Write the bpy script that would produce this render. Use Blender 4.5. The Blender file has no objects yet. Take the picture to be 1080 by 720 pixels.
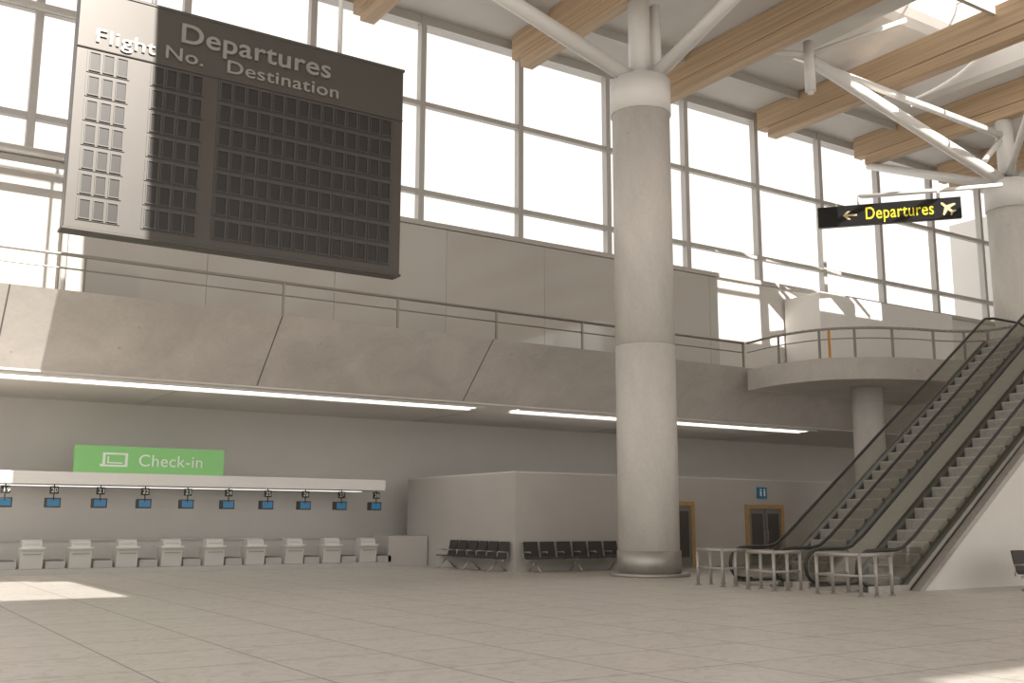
import bpy, bmesh, math
from mathutils import Vector, Matrix
S=bpy.context.scene
S.view_settings.view_transform='Standard'
S.view_settings.look='None'
# ------------------------------------------------------------------ materials
def newmat(name):
    m=bpy.data.materials.new(name); m.use_nodes=True
    return m,m.node_tree.nodes,m.node_tree.links,m.node_tree.nodes['Principled BSDF']
def mat(name,col,rough=.6,metal=0,var=.0,scale=3.,bump=0.,emis=None,es=0,spec=.5,detail=6):
    m,n,l,p=newmat(name)
    p.inputs['Base Color'].default_value=(*col,1); p.inputs['Roughness'].default_value=rough
    p.inputs['Metallic'].default_value=metal; p.inputs['Specular IOR Level'].default_value=spec
    if emis: p.inputs['Emission Color'].default_value=(*emis,1); p.inputs['Emission Strength'].default_value=es
    if var or bump:
        tc=n.new('ShaderNodeTexCoord'); no=n.new('ShaderNodeTexNoise')
        no.inputs['Scale'].default_value=scale; no.inputs['Detail'].default_value=detail
        l.new(tc.outputs['Object'],no.inputs['Vector'])
        if var:
            r=n.new('ShaderNodeValToRGB'); r.color_ramp.elements[0].position=.3; r.color_ramp.elements[1].position=.72
            r.color_ramp.elements[0].color=(*[c*(1-var) for c in col],1)
            r.color_ramp.elements[1].color=(*[min(1,c*(1+var*.5)) for c in col],1)
            l.new(no.outputs['Fac'],r.inputs['Fac']); l.new(r.outputs['Color'],p.inputs['Base Color'])
        if bump:
            b=n.new('ShaderNodeBump'); b.inputs['Strength'].default_value=bump; b.inputs['Distance'].default_value=.02
            l.new(no.outputs['Fac'],b.inputs['Height']); l.new(b.outputs['Normal'],p.inputs['Normal'])
    return m
def concrete(name,col,rough=.75,streak=(1,1,1),amp=.10,pit=.5,vs=2.2):
    m,n,l,p=newmat(name)
    tc=n.new('ShaderNodeTexCoord')
    mp=n.new('ShaderNodeMapping'); mp.inputs['Scale'].default_value=streak; l.new(tc.outputs['Object'],mp.inputs['Vector'])
    a=n.new('ShaderNodeTexNoise'); a.inputs['Scale'].default_value=.6; a.inputs['Detail'].default_value=7; a.inputs['Roughness'].default_value=.6; a.inputs['Distortion'].default_value=.6
    b=n.new('ShaderNodeTexNoise'); b.inputs['Scale'].default_value=9; b.inputs['Detail'].default_value=6
    v=n.new('ShaderNodeTexVoronoi'); v.inputs['Scale'].default_value=vs
    l.new(mp.outputs[0],a.inputs['Vector'])
    for t in (b,v): l.new(tc.outputs['Object'],t.inputs['Vector'])
    r=n.new('ShaderNodeValToRGB'); r.color_ramp.elements[0].position=.32; r.color_ramp.elements[1].position=.68
    r.color_ramp.elements[0].color=(*[c*(1-amp) for c in col],1); r.color_ramp.elements[1].color=(*[c*(1+amp*.4) for c in col],1)
    l.new(a.outputs['Fac'],r.inputs['Fac'])
    r2=n.new('ShaderNodeValToRGB'); r2.color_ramp.elements[0].position=.3; r2.color_ramp.elements[1].position=.6
    r2.color_ramp.elements[0].color=(.95,.945,.94,1); r2.color_ramp.elements[1].color=(1,1,1,1)
    l.new(b.outputs['Fac'],r2.inputs['Fac'])
    r3=n.new('ShaderNodeValToRGB'); r3.color_ramp.elements[0].position=.03; r3.color_ramp.elements[1].position=.07
    r3.color_ramp.elements[0].color=(.6,.56,.52,1); r3.color_ramp.elements[1].color=(1,1,1,1)
    l.new(v.outputs['Distance'],r3.inputs['Fac'])
    x=n.new('ShaderNodeMix'); x.data_type='RGBA'; x.blend_type='MULTIPLY'; x.inputs[0].default_value=1
    l.new(r.outputs['Color'],x.inputs[6]); l.new(r2.outputs['Color'],x.inputs[7])
    y=n.new('ShaderNodeMix'); y.data_type='RGBA'; y.blend_type='MULTIPLY'; y.inputs[0].default_value=pit
    l.new(x.outputs[2],y.inputs[6]); l.new(r3.outputs['Color'],y.inputs[7])
    l.new(y.outputs[2],p.inputs['Base Color']); p.inputs['Roughness'].default_value=rough
    return m
def glassmat(name,tint,refl=.12,rough=.03):
    m=bpy.data.materials.new(name); m.use_nodes=True; n=m.node_tree.nodes; l=m.node_tree.links; n.clear()
    o=n.new('ShaderNodeOutputMaterial'); t=n.new('ShaderNodeBsdfTransparent'); g=n.new('ShaderNodeBsdfGlossy')
    t.inputs['Color'].default_value=(*tint,1); g.inputs['Roughness'].default_value=rough
    mx=n.new('ShaderNodeMixShader'); mx.inputs[0].default_value=refl
    l.new(t.outputs[0],mx.inputs[1]); l.new(g.outputs[0],mx.inputs[2]); l.new(mx.outputs[0],o.inputs[0])
    return m
def tiles(name,c1,c2,mortar,size,ms,rough,scale_var=.4):
    m,n,l,p=newmat(name)
    tc=n.new('ShaderNodeTexCoord'); br=n.new('ShaderNodeTexBrick'); br.offset=0; br.squash=1
    br.inputs['Scale'].default_value=1; br.inputs['Brick Width'].default_value=size; br.inputs['Row Height'].default_value=size
    br.inputs['Mortar Size'].default_value=ms; br.inputs['Color1'].default_value=(*c1,1); br.inputs['Color2'].default_value=(*c2,1)
    br.inputs['Mortar'].default_value=(*mortar,1); br.inputs['Mortar Smooth'].default_value=.1
    l.new(tc.outputs['Object'],br.inputs['Vector'])
    no=n.new('ShaderNodeTexNoise'); no.inputs['Scale'].default_value=2.2; no.inputs['Detail'].default_value=10; no.inputs['Distortion'].default_value=2.5; no.inputs['Roughness'].default_value=.7
    l.new(tc.outputs['Object'],no.inputs['Vector'])
    r=n.new('ShaderNodeValToRGB'); r.color_ramp.elements[0].position=.40; r.color_ramp.elements[1].position=.52
    r.color_ramp.elements[0].color=(.84,.825,.81,1); r.color_ramp.elements[1].color=(1,1,1,1)
    l.new(no.outputs['Fac'],r.inputs['Fac'])
    x=n.new('ShaderNodeMix'); x.data_type='RGBA'; x.blend_type='MULTIPLY'; x.inputs[0].default_value=1
    l.new(br.outputs['Color'],x.inputs[6]); l.new(r.outputs['Color'],x.inputs[7]); l.new(x.outputs[2],p.inputs['Base Color'])
    p.inputs['Roughness'].default_value=rough
    return m
def wood(name,c1,c2):
    m,n,l,p=newmat(name)
    tc=n.new('ShaderNodeTexCoord'); mp=n.new('ShaderNodeMapping'); mp.inputs['Scale'].default_value=(4,.12,9)
    no=n.new('ShaderNodeTexNoise'); no.inputs['Scale'].default_value=1.5; no.inputs['Detail'].default_value=6
    l.new(tc.outputs['Object'],mp.inputs['Vector']); l.new(mp.outputs[0],no.inputs['Vector'])
    r=n.new('ShaderNodeValToRGB'); r.color_ramp.elements[0].position=.35; r.color_ramp.elements[1].position=.65
    r.color_ramp.elements[0].color=(*c1,1); r.color_ramp.elements[1].color=(*c2,1)
    l.new(no.outputs['Fac'],r.inputs['Fac']); l.new(r.outputs['Color'],p.inputs['Base Color']); p.inputs['Roughness'].default_value=.55
    return m
M={}
M['conc']=concrete('concrete_fascia',(.58,.545,.505),amp=.16,pit=.7,vs=1.3)
M['conccol']=concrete('concrete_column',(.69,.66,.62),streak=(1.4,1.4,.5),amp=.12,pit=.3,vs=1.0)
M['floor']=tiles('floor_tiles',(.60,.56,.515),(.575,.54,.495),(.23,.21,.195),1.5,.014,.36)
M['wall']=mat('wall_paint',(.68,.655,.62),.8,var=.03,scale=.8)
M['white']=mat('white_panel',(.80,.78,.75),.6,var=.03,scale=1)
M['soffit']=mat('soffit_panel',(.70,.67,.635),.7,var=.04,scale=.5)
M['deck']=mat('roof_deck',(.60,.58,.55),.8,var=.05,scale=.6)
M['gloss']=mat('glossy_cladding',(.54,.52,.49),.05,var=.03,scale=.5,spec=1.0)
M['kiosk']=mat('kiosk_cladding',(.52,.495,.465),.5,var=.04,scale=.8)
M['frame']=mat('window_frame_grey',(.50,.48,.45),.45,.2)
M['joint']=mat('dark_joint',(.14,.13,.12),.8)
M['steelw']=mat('white_painted_steel',(.76,.74,.71),.4)
M['steel']=mat('brushed_steel',(.50,.48,.455),.5,.8,var=.08,scale=8)
M['bar']=mat('barrier_grey_tube',(.40,.38,.355),.4,.4)
M['rail']=mat('rail_steel',(.34,.32,.29),.4,.5)
M['dark']=mat('black_rubber',(.035,.034,.032),.4)
M['esc']=mat('escalator_step_metal',(.34,.325,.30),.45,.4,var=.15,scale=12)
M['skirt']=mat('escalator_skirt',(.12,.12,.11),.35,.6)
M['eglass']=glassmat('balustrade_glass',(.83,.83,.80),.09)
M['wglass']=glassmat('window_glass',(.98,.98,.98),.03)
M['wood']=wood('glulam_timber',(.40,.28,.17),(.54,.39,.25))
M['doorw']=wood('door_timber',(.40,.25,.10),(.50,.33,.15))
M['board']=mat('board_bronze',(.085,.078,.071),.40,.4,var=.06,scale=1.)
M['cell']=mat('flap_cell',(.032,.030,.028),.35,.3)
M['cellf']=mat('flap_frame',(.09,.083,.076),.45,.4)
M['letter']=mat('board_letters',(.27,.255,.235),.4,.3)
M['black']=mat('sign_black',(.008,.008,.008),.35)
M['yellow']=mat('sign_yellow',(.80,.68,.03),.5,emis=(.8,.68,.03),es=.15)
M['cream']=mat('sign_cream',(.66,.55,.32),.5)
M['green']=mat('sign_green',(.20,.46,.16),.5,emis=(.2,.46,.16),es=.25)
M['signw']=mat('sign_white',(.85,.9,.82),.5)
M['blue']=mat('screen_blue',(.03,.13,.24),.3,emis=(.03,.16,.30),es=.3)
M['bluesign']=mat('restroom_sign_blue',(.03,.20,.42),.4)
M['strip']=mat('light_strip',(1,1,1),.5,emis=(1,.97,.93),es=2.8)
M['fillstrip']=mat('added_fill_strip',(1,1,1),.5,emis=(1,.97,.93),es=1.3)  # added glow to brighten the wall below the canopy, no known lamp
M['desk']=mat('desk_white',(.62,.60,.57),.45,var=.03)
M['deskg']=mat('desk_grey',(.50,.48,.455),.5,var=.03)
M['seat']=mat('seat_black_mesh',(.06,.057,.053),.5,.2)
M['doorg']=mat('door_leaf',(.20,.19,.175),.35)
M['tan']=mat('orange_tag',(.6,.30,.05),.5)
# ------------------------------------------------------------------ helpers
def link(o,parent=None):
    S.collection.objects.link(o)
    if parent: o.parent=parent
    return o
def empty(name,loc=(0,0,0)):
    e=bpy.data.objects.new(name,None); e.location=loc; e.empty_display_size=.3; S.collection.objects.link(e); return e
class B:
    def __init__(s): s.bm=bmesh.new(); s.mats=[]
    def mi(s,m):
        if m not in s.mats: s.mats.append(m)
        return s.mats.index(m)
    def box(s,x0,x1,y0,y1,z0,z1,m):
        k=s.mi(m); v=[s.bm.verts.new((x,y,z)) for z in (z0,z1) for y in (y0,y1) for x in (x0,x1)]
        for f in ((0,2,3,1),(4,5,7,6),(0,1,5,4),(2,6,7,3),(0,4,6,2),(1,3,7,5)):
            fc=s.bm.faces.new([v[i] for i in f]); fc.material_index=k
    def obox(s,c,ax,ay,az,hx,hy,hz,m):
        k=s.mi(m); c=Vector(c); v=[]
        for sz in (-1,1):
            for sy in (-1,1):
                for sx in (-1,1): v.append(s.bm.verts.new(c+Vector(ax)*hx*sx+Vector(ay)*hy*sy+Vector(az)*hz*sz))
        for f in ((0,2,3,1),(4,5,7,6),(0,1,5,4),(2,6,7,3),(0,4,6,2),(1,3,7,5)):
            fc=s.bm.faces.new([v[i] for i in f]); fc.material_index=k
    def tube(s,p,q,r,m,r2=None,n=16,caps=True):
        p=Vector(p);q=Vector(q);r2=r if r2 is None else r2;k=s.mi(m)
        d=(q-p).normalized(); u=d.orthogonal().normalized(); w=d.cross(u)
        a=[];b=[]
        for i in range(n):
            t=2*math.pi*i/n; o=u*math.cos(t)+w*math.sin(t)
            a.append(s.bm.verts.new(p+o*r)); b.append(s.bm.verts.new(q+o*r2))
        for i in range(n):
            j=(i+1)%n; f=s.bm.faces.new((a[i],a[j],b[j],b[i])); f.material_index=k; f.smooth=True
        if caps:
            f=s.bm.faces.new(a[::-1]); f.material_index=k
            f=s.bm.faces.new(b); f.material_index=k
    def path(s,pts,r,m,n=10):
        for i in range(len(pts)-1): s.tube(pts[i],pts[i+1],r,m,n=n)
    def prism(s,pts,axis,a0,a1,m):
        k=s.mi(m)
        def P(p,a):
            return {'y':(p[0],a,p[1]),'z':(p[0],p[1],a),'x':(a,p[0],p[1])}[axis]
        A=[s.bm.verts.new(P(p,a0)) for p in pts]; Bv=[s.bm.verts.new(P(p,a1)) for p in pts]
        f=s.bm.faces.new(A); f.material_index=k; f=s.bm.faces.new(Bv[::-1]); f.material_index=k
        n=len(pts)
        for i in range(n):
            j=(i+1)%n; f=s.bm.faces.new((A[i],Bv[i],Bv[j],A[j])); f.material_index=k
    def done(s,name,parent=None,bevel=0):
        bmesh.ops.recalc_face_normals(s.bm,faces=s.bm.faces)
        me=bpy.data.meshes.new(name); s.bm.to_mesh(me); s.bm.free()
        for m in s.mats: me.materials.append(M[m])
        o=bpy.data.objects.new(name,me); link(o,parent)
        if bevel:
            b=o.modifiers.new('bev','BEVEL'); b.width=bevel; b.segments=2; b.limit_method='ANGLE'
        return o
def text(s,name,loc,width,height,m,parent,rotz=0,depth=.02,bold=0):
    c=bpy.data.curves.new(name,'FONT'); c.body=s; c.size=1; c.extrude=depth; c.offset=bold; c.space_character=1.05
    o=bpy.data.objects.new(name,c); link(o); bpy.context.view_layer.update()
    dx=o.dimensions.x
    c.materials.append(M[m])
    o.rotation_euler=(math.pi/2,0,rotz); o.scale=(width/dx,height/.70,1); o.location=loc; o.parent=parent
    return o
def grid_slab(name,xs,ys,holes,z0,z1,m):
    b=B()
    for i in range(len(xs)-1):
        for j in range(len(ys)-1):
            cx=(xs[i]+xs[i+1])/2; cy=(ys[j]+ys[j+1])/2
            if any(h[0]<cx<h[1] and h[2]<cy<h[3] for h in holes): continue
            b.box(xs[i],xs[i+1],ys[j],ys[j+1],z0,z1,m)
    return b.done(name)
# ------------------------------------------------------------------ dimensions
ZM=7.55; ZS=5.7; YF=29.0; YW=32.0; YB=38.0; XL=-16; XR=58; ZR=20.1
# ------------------------------------------------------------------ shell
b=B(); b.box(XL,XR,-32,YB+.3,-.3,0,'floor'); b.done('floor')
b=B(); b.box(XL,XR,YB,YB+.3,0,ZS,'wall'); b.done('wall_back')
b=B(); b.box(XR,XR+.3,-10,YB+.3,0,ZR,'wall'); b.done('wall_right')
b=B(); b.box(XL-.3,XL,16,YB+.3,0,12.1,'wall'); b.done('wall_left_light_block')  # unseen wall, added to cut the light coming in from the left
SK=(31.2,39.5,14.5,27.5)  # skylight, lengthened so sun falls on the mezzanine wall
holes=[(-16,4.45,-1.5,12.0),(-16,5.3,-8.7,-1.5),(-16,5.5,12.0,18.0),SK,(9.3,18,-32,-24.9)]  # all but SK are unseen openings, cut to place the sun patches
b=grid_slab('ceiling',[XL,4.45,5.3,5.5,9.3,18,31.2,39.5,XR],[-32,-24.9,-8.7,-1.5,12.0,14.5,18,27.5,YW+1.2],holes,ZR,ZR+.3,'deck')  # roof carried far back out of view to keep sun off the hall
b=B()
x0,x1,y0,y1=SK
for a in ((x0-.2,x0,y0,y1),(x1,x1+.2,y0,y1)): b.box(*a,ZR+.3,ZR+2.6,'white')
b.box(x0-.2,x1+.2,y1,y1+.2,ZR+.3,ZR+2.6,'white')
for i in range(5):
    y=y0+(y1-y0)*i/4; b.box(x0,x1,y-.06,y+.06,ZR+2.3,ZR+2.5,'steelw')
for i in range(4):
    x=x0+(x1-x0)*i/3; b.box(x-.06,x+.06,y0,y1,ZR+2.3,ZR+2.5,'steelw')
pr=[]
for i in range(13):
    t=i/12*math.pi/2; pr.append((y1-4.2*math.sin(t)-.05, ZR+.35+2.0*(1-math.cos(t))))
pr2=[(a-.06,z+.08) for a,z in pr][::-1]
b.prism(pr+pr2,'x',x0+.1,x1-.1,'white')
b.done('skylight_well')
b=B(); b.prism([(YF,ZM+.05),(YF+2.0,ZS),(YB,ZS),(YB,ZM+.05)],'x',XL,XR,'conc')
for x in (-3.8,3.5,10.85,18.2,25.55):
    n=Vector((0,-(ZM+.05-ZS),-2.0)).normalized(); t=Vector((0,2.0,-(ZM+.05-ZS))).normalized()
    b.obox(Vector((x,YF+1.0,(ZM+.05+ZS)/2)),(1,0,0),t,n,.02,1.36,.004,'joint')
b.done('mezzanine_slab')
b=B(); b.box(XL,XR,YF+2.0,YB,ZS-.06,ZS-.003,'soffit')
for x in (-5,2,9,19.9,29,37): b.box(x-.02,x+.02,YF+3.9,YB,ZS-.075,ZS-.06,'deskg')
b.done('ceiling_soffit')
def strip(x0,x1):
    e=empty('recessed_light_strip',((x0+x1)/2,31.9,ZS-.1))
    b=B(); hx=(x1-x0)/2
    b.box(-hx,hx,-.36,.36,-.0,.03,'strip'); b.done('diffuser',e)
    b=B(); b.box(-hx-.1,hx+.1,-.6,-.36,-.02,.035,'white'); b.box(-hx-.1,hx+.1,.36,.6,-.05,.035,'white'); b.done('housing',e)
strip(-14,19.2); strip(21,36.5)
b=B(); b.box(XL,XR,YW,YW+.3,ZM,12.1,'wall'); b.done('wall_mezzanine')
b=B()
x=-3.5
while x<31.4:
    x2=min(x+4.3,31.4); b.box(x+.006,x2-.006,YW-.09,YW,ZM+.06,12.0,'gloss'); x=x2
b.done('trim_2')
b=B(); b.box(XL,XR,YW-.15,YW+.4,12.02,12.2,'frame'); b.done('trim_3')
b=B(); b.box(35.5,45,29.9,31.9,ZM+.05,11.5,'white'); b.done('mezzanine_service_enclosure',bevel=.02)
b=B()
for z in (11.45,11.95,16.35,16.95): b.tube((XL,31.2,z),(5.2,31.2,z),.11,'steelw')
for x in (-12,-6,0,5.1):
    for z in (11.45,11.95,16.35,16.95): b.tube((x,31.2,z),(x,31.95,z),.05,'steelw')
b.tube((5.1,31.2,ZM+.05),(5.1,31.2,19),.09,'steelw')
b.done('window_heating_pipes')
# ------------------------------------------------------------------ window wall
b=B()
xs=[25.55+4.3*k for k in range(-10,8)]
for x in xs: b.box(x-.11,x+.11,YW-.05,YW+.25,12.2,ZR,'frame')
for z in (13.3,16.65): b.box(XL,XR,YW,YW+.22,z-.09,z+.09,'frame')
b.box(XL,XR,YW,YW+.2,ZR-.35,ZR,'frame')
e=empty('window_1'); b.done('mullions',e)
b=B(); b.box(XL,XR,YW+.1,YW+.12,12.2,ZR-.3,'wglass'); b.done('glass',e)
b=B()
for k in range(-3,14): b.box(k*4.3-.1,k*4.3+.1,-14.1,-13.9,0,ZR,'frame')
for z in (3.5,7,10.5,14,17.3): b.box(XL,XR,-14.08,-13.92,z-.08,z+.08,'frame')
e=empty('added_back_frames'); b.done('mullions',e)  # unseen frames behind the camera, added as a grid for the cladding to reflect
# ------------------------------------------------------------------ glulam beams
for k in range(-2,6):
    x=20.85+6.65*k
    b=B(); b.box(x-.27,x+.27,-31,31.6,19.1,ZR-.02,'wood'); b.box(x-.27,x+.27,-31,31.0,18.6,19.08,'wood')
    b.done('glulam_roof_beam',bevel=.015)
b=B()
for y in (20.,29.2): b.box(XL,XR,y-.08,y+.08,ZR-.35,ZR-.0,'frame')
b.done('trim_4')
# ------------------------------------------------------------------ tree columns
def tree_column(X,Y,br,node=False):
    e=empty('tree_column',(X,Y,0))
    b=B(); b.tube((0,0,.02),(0,0,7.0),.93,'conccol',n=64); b.tube((0,0,7.0),(0,0,7.04),.918,'deskg',n=64)
    b.tube((0,0,7.04),(0,0,14.6),.93,'conccol',n=64); b.done('shaft',e)
    b=B(); b.tube((0,0,14.6),(0,0,15.75),.98,'white',n=64); b.tube((0,0,15.75),(0,0,15.95),.98,'white',.6,n=64); b.done('capital',e)
    b=B(); b.tube((0,0,.06),(0,0,.75),.97,'steel',n=64); b.tube((0,0,0),(0,0,.09),1.22,'steel',n=64); b.done('base_collar',e)
    b=B(); b.tube((0,0,15.9),(0,0,18.58),.36,'steelw',n=32)
    for (p,q,r) in br: b.tube(p,q,r,'steelw',r2=r*.85,n=20)
    if node:
        c=Vector((-11.5,.6,18.2))
        b.tube(c+Vector((0,0,-.75)),c+Vector((0,0,1.2)),.2,'steelw',n=24); b.tube(c+Vector((0,0,-.85)),c+Vector((0,0,-.75)),.12,'steelw')
        b.tube(c+Vector((0,0,.7)),c+Vector((2.6,-2.4,1.8)),.10,'steelw'); b.tube(c+Vector((0,0,.7)),c+Vector((-1.6,2.6,1.6)),.10,'steelw')
    b.done('branches',e)
tree_column(21.1,24.7,[((-.3,0,15.8),(-10.2,0,18.6),.27),((.2,-.3,15.8),(.2,-9,18.6),.24),((.62,-.1,15.8),(.62,-.1,18.58),.2)])
tree_column(40.9,24.1,[((-.3,0,15.8),(-11.4,.6,18.7),.27),((0,-.3,15.8),(.2,-8.5,18.6),.24),((0,.3,15.8),(-.1,6.9,18.6),.22),
    ((.3,0,15.8),(10,0,18.6),.24),((-.2,0,17.9),(-11.3,.5,18.55),.16),((-.2,-.1,16),(-6.5,-6,18.6),.15),((-1.8,.1,16.25),(-.1,0,17.9),.13)],True)
# ------------------------------------------------------------------ departures flap board
YBD=20.0
e=empty('departures_flap_board',(0,YBD,0))
b=B(); b.box(3.2,10.1,0,.35,6.9,11.67,'board'); b.box(3.17,10.13,-.02,.38,6.88,6.94,'board'); b.box(3.17,10.13,-.02,.38,11.63,11.69,'board')
b.box(3.2,10.1,-.03,0,10.45,10.48,'board')
b.done('case',e,bevel=.02)
b=B()
groups=[(3.44,3,.25),(4.62,4,.255),(5.96,14,.278)]
for r in range(7):
    z=10.2-r*.483
    for gx,n,p in groups:
        b.box(gx-.04,gx+n*p+.0,-.02,0,z-.215,z+.215,'board')
        for i in range(n):
            xa=gx+i*p; xb=xa+p-.045
            b.box(xa-.0,xb,-.05,-.02,z-.19,z-.172,'cellf'); b.box(xa,xb,-.05,-.02,z+.172,z+.19,'cellf')
            b.box(xa,xa+.016,-.05,-.02,z-.172,z+.172,'cellf'); b.box(xb-.016,xb,-.05,-.02,z-.172,z+.172,'cellf')
            b.box(xa+.018,xb-.018,-.03,-.02,z-.172,z+.172,'cell')
b.done('flap_cells',e)
text('Departures','title',(5.08,-.02,11.03),3.2,.40,'letter',e,depth=.03,bold=.014)
text('Flight No.','flight_label',(3.50,-.02,10.62),2.05,.27,'letter',e,depth=.02,bold=.01)
text('Destination','destination_label',(6.04,-.02,10.62),2.45,.27,'letter',e,depth=.02,bold=.01)
b=B()
for x in (4.6,8.6): b.tube((x,.17,11.6),(x,.17,ZR),.05,'steelw')
b.done('hangers',e)
# ------------------------------------------------------------------ hanging departures sign
R0=Vector((34.1,28.6,0)); R1=Vector((37.7,24.3,0)); dv=(R1-R0); L=dv.length; ang=math.atan2(dv.y,dv.x)
e=empty('hanging_departures_sign',(R0.x,R0.y,13.82)); e.rotation_euler=(0,0,ang)
b=B(); b.box(0,L,-.12,.12,0,.88,'black'); b.done('panel',e,bevel=.02)
text('Departures','lettering',(L*.335,-.13,.22),L*.47,.52,'yellow',e,depth=.01,bold=.004)
b=B()
b.prism([(L*.18,.44),(L*.215,.62),(L*.235,.62),(L*.21,.48),(L*.28,.48),(L*.28,.40),(L*.21,.40),(L*.235,.26),(L*.215,.26)],'y',-.14,-.12,'cream')
c=Vector((L*.905,.44))
def rot(p,a): return (c.x+p[0]*math.cos(a)-p[1]*math.sin(a), c.y+p[0]*math.sin(a)+p[1]*math.cos(a))
plane=[(.34,0),(.28,.05),(.10,.05),(-.06,.32),(-.14,.32),(-.07,.05),(-.22,.05),(-.29,.14),(-.34,.14),(-.30,0),(-.34,-.14),(-.29,-.14),(-.22,-.05),(-.07,-.05),(-.14,-.32),(-.06,-.32),(.10,-.05),(.28,-.05)]
b.prism([rot(p,math.radians(135)) for p in plane],'y',-.14,-.12,'cream')
b.done('pictograms',e)
b=B(); b.tube((L*.30,0,1.25),(L+1.6,0,1.25),.09,'steelw'); b.tube((L*.3,0,1.3),(L*.3,0,.85),.07,'steelw'); b.tube((L*.85,0,1.3),(L*.85,0,.85),.07,'steelw'); b.done('bracket_arm',e)
# ------------------------------------------------------------------ landing platform
def smooth(pts,n=6):
    out=[]
    for i in range(len(pts)-1):
        p0=pts[max(i-1,0)];p1=pts[i];p2=pts[i+1];p3=pts[min(i+2,len(pts)-1)]
        for k in range(n):
            t=k/n
            out.append(tuple(.5*((2*p1[a])+(-p0[a]+p2[a])*t+(2*p0[a]-5*p1[a]+4*p2[a]-p3[a])*t*t+(-p0[a]+3*p1[a]-3*p2[a]+p3[a])*t**3) for a in (0,1)))
    out.append(pts[-1]); return out
edge=smooth([(30.0,29.0),(29.7,27.2),(30.0,25.4),(31.0,24.2),(32.5,23.4),(34.2,22.9),(35.2,22.2)])
b=B(); b.prism(edge+[(35.25,15.4),(39.7,15.4),(39.7,29.0)],'z',ZM-.85,ZM-.05,'conc'); b.done('landing_platform')
b=B(); b.tube((33.2,25.9,0),(33.2,25.9,ZM-.86),.58,'conccol',n=48); b.tube((33.2,25.9,0),(33.2,25.9,.5),.62,'steel',n=48); b.done('round_support_column')
# ------------------------------------------------------------------ railings
def railing(name,pts,posts):
    e=empty(name,(0,0,0)); b=B(); z=ZM+.05
    for h,r in ((1.0,.05),(.62,.025)):
        b.path([(p[0],p[1],z+h) for p in pts],r,'rail')
    for p in posts:
        b.box(p[0]-.03,p[0]+.03,p[1]-.04,p[1]+.04,z-.1,z+1.0,'rail')
    b.done('rails_and_posts',e)
railing('mezzanine_railing',[(XL,YF+.15),(30.0,YF+.15)],[(x,YF+.15) for x in (-14,-9.5,-4.7,0,5.3,10.9,14.7,18.4,22,25.5,29.97)])
e2=smooth([(30.1,29.07),(29.85,27.2),(30.15,25.5),(31.1,24.35),(32.6,23.55),(34.2,23.05),(35.3,22.3),(35.4,21.0)])
railing('landing_railing',e2,[e2[i] for i in (6,12,17,22,28,33,37)])
b=B(); b.box(30.22,30.29,25.1,25.17,ZM-.05,ZM+1.0,'tan'); b.done('orange_marker_post')
# ------------------------------------------------------------------ escalators
T=math.tan(math.radians(35.3)); XI=22.0; XT=XI+ZM/T
def escalator(y0,y1):
    e=empty('escalator',(0,0,0))
    b=B(); run=.40; rise=run*T; n=int((XT-XI)/run)
    for i in range(n+1):
        xa=XI+i*run; z=i*rise
        b.prism([(xa,z),(xa,z+rise-.02),(xa+.02,z+rise),(xa+run+.02,z+rise),(xa+run+.02,z-.05),(xa+.1,z-.2)],'y',y0+.28,y1-.28,'esc')
        b.box(xa-.004,xa+.03,y0+.3,y1-.3,z+rise-.03,z+rise+.004,'steel')
    b.box(20.2,XI,y0+.28,y1-.28,.0,.06,'steel'); b.box(XT,35.2,y0+.28,y1-.28,ZM-.1,ZM+.03,'steel')
    b.done('steps',e)
    for nm,ya,side in (('near',y0,1),('far',y1,-1)):
        yi=ya+side*.27; yc=ya+side*.135
        b=B()
        b.prism([(20.5,0),(20.5,.12),(XI-.1,.12),(XT-.1,ZM+.12),(35.2,ZM+.12),(35.2,ZM-.6),(XT+.3,ZM-.6),(XI+.6,0)],'y',min(ya,yi),max(ya,yi),'skirt')
        yo=ya+side*.03
        b.prism([(20.45,.0),(20.45,.14),(XI-.1,.14),(XT-.1,ZM+.14),(XT-.1,ZM+.06),(XI-.05,.06),(XI-.05,0)],'y',min(ya-side*.003,yo),max(ya-side*.003,yo),'steel')
        b.done('skirt_'+nm,e)
        b=B()
        top=.90
        arc=[(20.35+ .45-.45*math.cos(t)*1.0, .52+ .38*math.sin(t)) for t in [math.radians(a) for a in (-50,-25,0,25,50,70,90)]]
        poly=[(20.6,.14)]+arc+[(XI-.1,top),(XT-.1,ZM+top),(34.9,ZM+top),(34.9,ZM+.14),(XT-.1,ZM+.14),(XI-.1,.14)]
        b.prism(poly,'y',yc-.01,yc+.01,'eglass'); b.done('glass_'+nm,e)
        cu=bpy.data.curves.new('handrail_'+nm,'CURVE'); cu.dimensions='3D'; cu.bevel_depth=.045; cu.bevel_resolution=3
        hp=[(21.0,.12),(20.55,.15),(20.38,.22),(20.27,.36),(20.23,.53),(20.27,.70),(20.38,.84),(20.6,.94),(21.0,.96),(XI-.35,.96),(XI-.05,1.01),(XI+.4,.96+.4*T+.02),(XT-.5,ZM+.96-.5*T+.02),(XT-.1,ZM+.90),(XT+.4,ZM+.97),(34.6,ZM+.97),(35.0,ZM+.85),(35.1,ZM+.5)]
        sp=cu.splines.new('POLY'); sp.points.add(len(hp)-1)
        for i,(x,z) in enumerate(hp): sp.points[i].co=(x,yc,z,1)
        cu.materials.append(M['dark']); o=bpy.data.objects.new('handrail_'+nm,cu); link(o,e)
    return e
EA=escalator(18.75,20.55); EB=escalator(16.2,18.0)
b=B(); b.prism([(20.7,0),(20.7,.12),(XI-.1,.12),(XT-.1,ZM+.12),(35.2,ZM+.12),(35.2,ZM-.6),(XT+.3,ZM-.6),(XI+.6,0)],'y',18.01,18.74,'deskg'); b.done('escalator_centre_deck')
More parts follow.
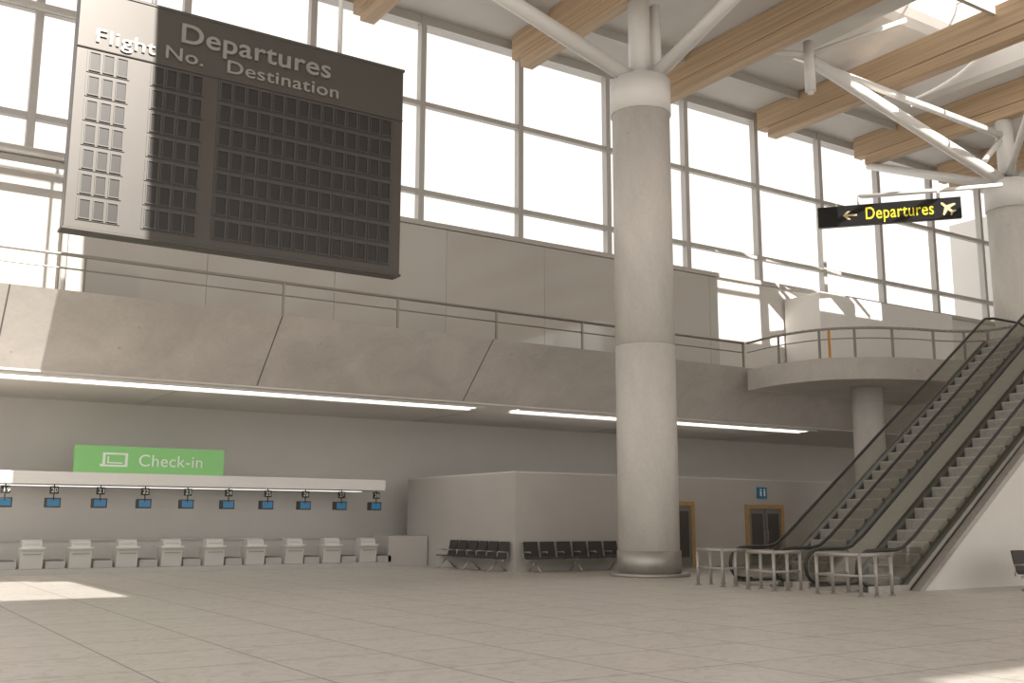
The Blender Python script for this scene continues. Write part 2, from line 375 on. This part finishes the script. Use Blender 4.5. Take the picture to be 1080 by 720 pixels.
b=B(); b.prism([(XI+.15,0),(XT,ZM-.15),(35.2,ZM-.15),(35.2,ZM-.9),(33.2,ZM-.9),(33.2,0)],'y',16.0,16.18,'white')
b.prism([(XI-.05,.0),(XT-.2,ZM+.0),(XT-.1,ZM-.15),(XI+.15,0)],'y',15.94,16.18,'steel')
b.prism([(XI+.9,0),(XT,ZM-.75),(33.2,ZM-.75),(33.2,0)],'y',20.4,20.55,'white')
b.done('wall_escalator_side')
# ------------------------------------------------------------------ trolley barriers
def barrier(x0,x1,y0,y1):
    e=empty('trolley_barrier',((x0+x1)/2,(y0+y1)/2,0)); hx=(x1-x0)/2; hy=(y1-y0)/2; b=B()
    P=[(hx,-hy),(-hx,-hy),(-hx,hy),(hx,hy)]
    for h,r in ((.90,.045),(.45,.03)):
        b.path([(p[0],p[1],h) for p in P],r,'bar')
    for p in P+[(0,-hy),(0,hy)]:
        b.tube((p[0],p[1],0),(p[0],p[1],.90),.04,'bar'); b.tube((p[0],p[1],0),(p[0],p[1],.02),.08,'bar')
    b.done('tubes',e)
barrier(19.15,20.05,19.6,20.5); barrier(18.9,19.8,17.65,18.5); barrier(19.05,20.1,15.3,16.5)
# ------------------------------------------------------------------ kiosk block with doors
KX0,KX1,KY0,KY1,KZ=19.0,35.2,28.9,36.5,3.2
b=B(); b.box(KX0,KX1,KY0,KY1,0,KZ,'kiosk'); b.box(KX0,KX1,KY0,KY1,KZ,KZ+.05,'soffit')
b.done('office_pod')
def door(nm,x0,x1,h):
    e=empty(nm,((x0+x1)/2,KY0-.002,0)); hx=(x1-x0)/2; b=B()
    b.box(-hx,-hx+.16,-.08,.0,0,h,'doorw'); b.box(hx-.16,hx,-.08,.0,0,h,'doorw'); b.box(-hx+.16,hx-.16,-.08,0,h-.16,h,'doorw'); b.done('frame',e)
    b=B()
    for s in (-1,1):
        xa,xb=sorted((s*.02,s*(hx-.17)))
        b.box(xa,xb,-.05,-.005,.01,h-.17,'doorg'); b.box(xa+.12,xb-.12,-.06,-.05,.35,h-.35,'board')
        b.box(s*.09-.015,s*.09+.015,-.10,-.05,.9,1.3,'steel')
    b.done('leaves',e)
door('door_1',29.5,31.55,2.28); door('door_2',25.0,26.85,2.35)
e=empty('restroom_sign',(30.4,KY0-.06,2.72)); b=B(); b.box(-.24,.24,-.02,.055,-.22,.22,'bluesign'); b.done('plate',e)
b=B()
for s in (-.1,.1):
    b.tube((s,-.02,.12),(s,-.035,.12),.035,'signw'); b.box(s-.035,s+.035,-.035,-.02,-.12,.07,'signw')
b.done('figures',e)
# ------------------------------------------------------------------ beam seating
def seating(n,loc,rz,p=.62):
    e=empty('tandem_seating',loc); e.rotation_euler=(0,0,rz); L=n*p
    b=B(); b.box(-.05,L+.05,-.04,.04,.32,.39,'steel')
    for x in [L*.08,L*.5,L*.92] if n>4 else [L*.2,L*.8]:
        b.path([(x,-.33,.02),(x,0,.33),(x,.33,.02)],.028,'steel'); b.tube((x,-.38,.02),(x,-.28,.02),.02,'steel'); b.tube((x,.28,.02),(x,.38,.02),.02,'steel')
    for i in range(n+1):
        x=i*p; b.path([(x,.20,.36),(x,.22,.62),(x,-.18,.64),(x,-.2,.6)],.018,'steel')
    b.done('frame',e)
    b=B()
    for i in range(n):
        x0=i*p+.055; x1=(i+1)*p-.055
        seat=[(-.29,.42),(-.27,.46),(-.05,.445),(.15,.44),(.20,.50),(.29,.96),(.32,.95),(.235,.47),(.17,.405),(-.05,.41),(-.26,.42)]
        b.prism([(y,z) for y,z in seat],'x',x0,x1,'seat')
    b.done('seats',e)
seating(6,(19.1,28.35,0),0,.66)
seating(6,(18.6,33.0,0),-math.pi/2,.66)
seating(4,(23.75,14.4,0),0)
# ------------------------------------------------------------------ check-in area
e=empty('check_in_canopy'); b=B(); b.box(-14,17.3,35.0,37.99,2.72,3.1,'white'); b.done('fascia',e)
b=B(); b.box(-13.8,17.1,36.6,37.0,2.705,2.72,'fillstrip'); b.done('added_canopy_fill',e)  # added strip, put in to lift the wall behind the desks
e=empty('check_in_sign',(6.47,35.05,3.102)); b=B(); b.box(0,4.76,-.03,.08,0,.85,'green'); b.done('panel',e)
text('Check-in','lettering',(1.95,-.045,.24),2.05,.38,'signw',e,depth=.01)
b=B()
for a in ((.85,1.62,.2,.26),(.85,1.62,.58,.64),(.85,.93,.26,.58),(1.54,1.62,.26,.58),(1.0,1.46,.30,.34),(1.0,1.04,.34,.52),(.78,.85,.2,.28)): b.box(a[0],a[1],-.045,-.03,a[2],a[3],'signw')
b.done('pictogram',e)
for k in range(-1,10):
    x=4.62+1.384*k
    e=empty('flight_monitor',(x,35.3,0)); b=B(); b.tube((0,0,2.72),(0,0,2.2),.02,'dark'); b.box(-.13,.13,-.03,.03,2.42,2.66,'black'); b.box(-.22,.22,0,.3,2.0,2.30,'dark'); b.done('housing',e,bevel=.01)
    b=B(); b.box(-.18,.18,-.012,.0,2.04,2.26,'blue'); b.done('screen',e)
    text(str(19+k),'number',(-.09,-.035,2.47),.18,.14,'signw',e,depth=.004)
b=B(); b.box(-14,17.3,34.35,36.2,0,.16,'deskg'); b.done('desk_plinth')
b=B(); b.box(-14,17.3,36.3,36.7,0,.95,'desk'); b.box(-14,17.3,36.25,36.75,.95,1.0,'deskg'); b.done('low_back_counter')
b=B(); b.box(17.35,18.95,34.75,36.0,0,1.08,'kiosk'); b.done('partition_low')
for k in range(-2,9):
    x=5.40+1.385*k
    e=empty('check_in_desk',(x,34.75,.162)); b=B()
    b.prism([(-.12,0),(-.20,.52),(-.26,.56),(-.26,.61),(.45,.61),(.45,0)],'x',-.32,.32,'desk'); b.done('counter',e,bevel=.012)
    b=B(); b.prism([(-.16,.61),(-.10,.80),(-.02,.86),(.3,.86),(.3,.61)],'x',-.28,.28,'desk'); b.box(-.35,.35,-.29,.0,.605,.635,'signw'); b.done('upper_shelf',e,bevel=.012)
    b=B(); b.box(-.22,.22,-.125,-.10,.70,.73,'blue'); b.box(-.25,.25,-.21,-.19,.42,.45,'rail'); b.done('details',e)
    b=B(); b.box(.42,.98,.0,.9,0,.22,'deskg'); b.box(.46,.94,.02,.9,.22,.25,'skirt'); b.done('belt',e)
# ------------------------------------------------------------------ light & camera
w=bpy.data.worlds.new('World'); S.world=w; w.use_nodes=True
bg=w.node_tree.nodes['Background']; bg.inputs[0].default_value=(1.0,.958,.908,1); bg.inputs[1].default_value=1.38
sd=bpy.data.lights.new('sun','SUN'); sd.energy=9.0; sd.angle=.006; sd.color=(1,.95,.88)
so=bpy.data.objects.new('sun',sd); link(so); d=Vector((.012,1,-.63)); so.rotation_euler=d.to_track_quat('-Z','Y').to_euler(); so.location=(0,-30,40)
cd=bpy.data.cameras.new('camera'); cd.sensor_width=36; cd.lens=36*1100/1080; cd.clip_end=500
co=bpy.data.objects.new('camera',cd); link(co); co.location=(0,0,1.6)
pitch=math.atan(190/1100)
m=Matrix.Rotation(-math.radians(33.13),4,'Z')@Matrix.Rotation(math.pi/2+pitch,4,'X')@Matrix.Rotation(math.radians(0.15),4,'Z')
co.rotation_euler=m.to_euler(); S.camera=co
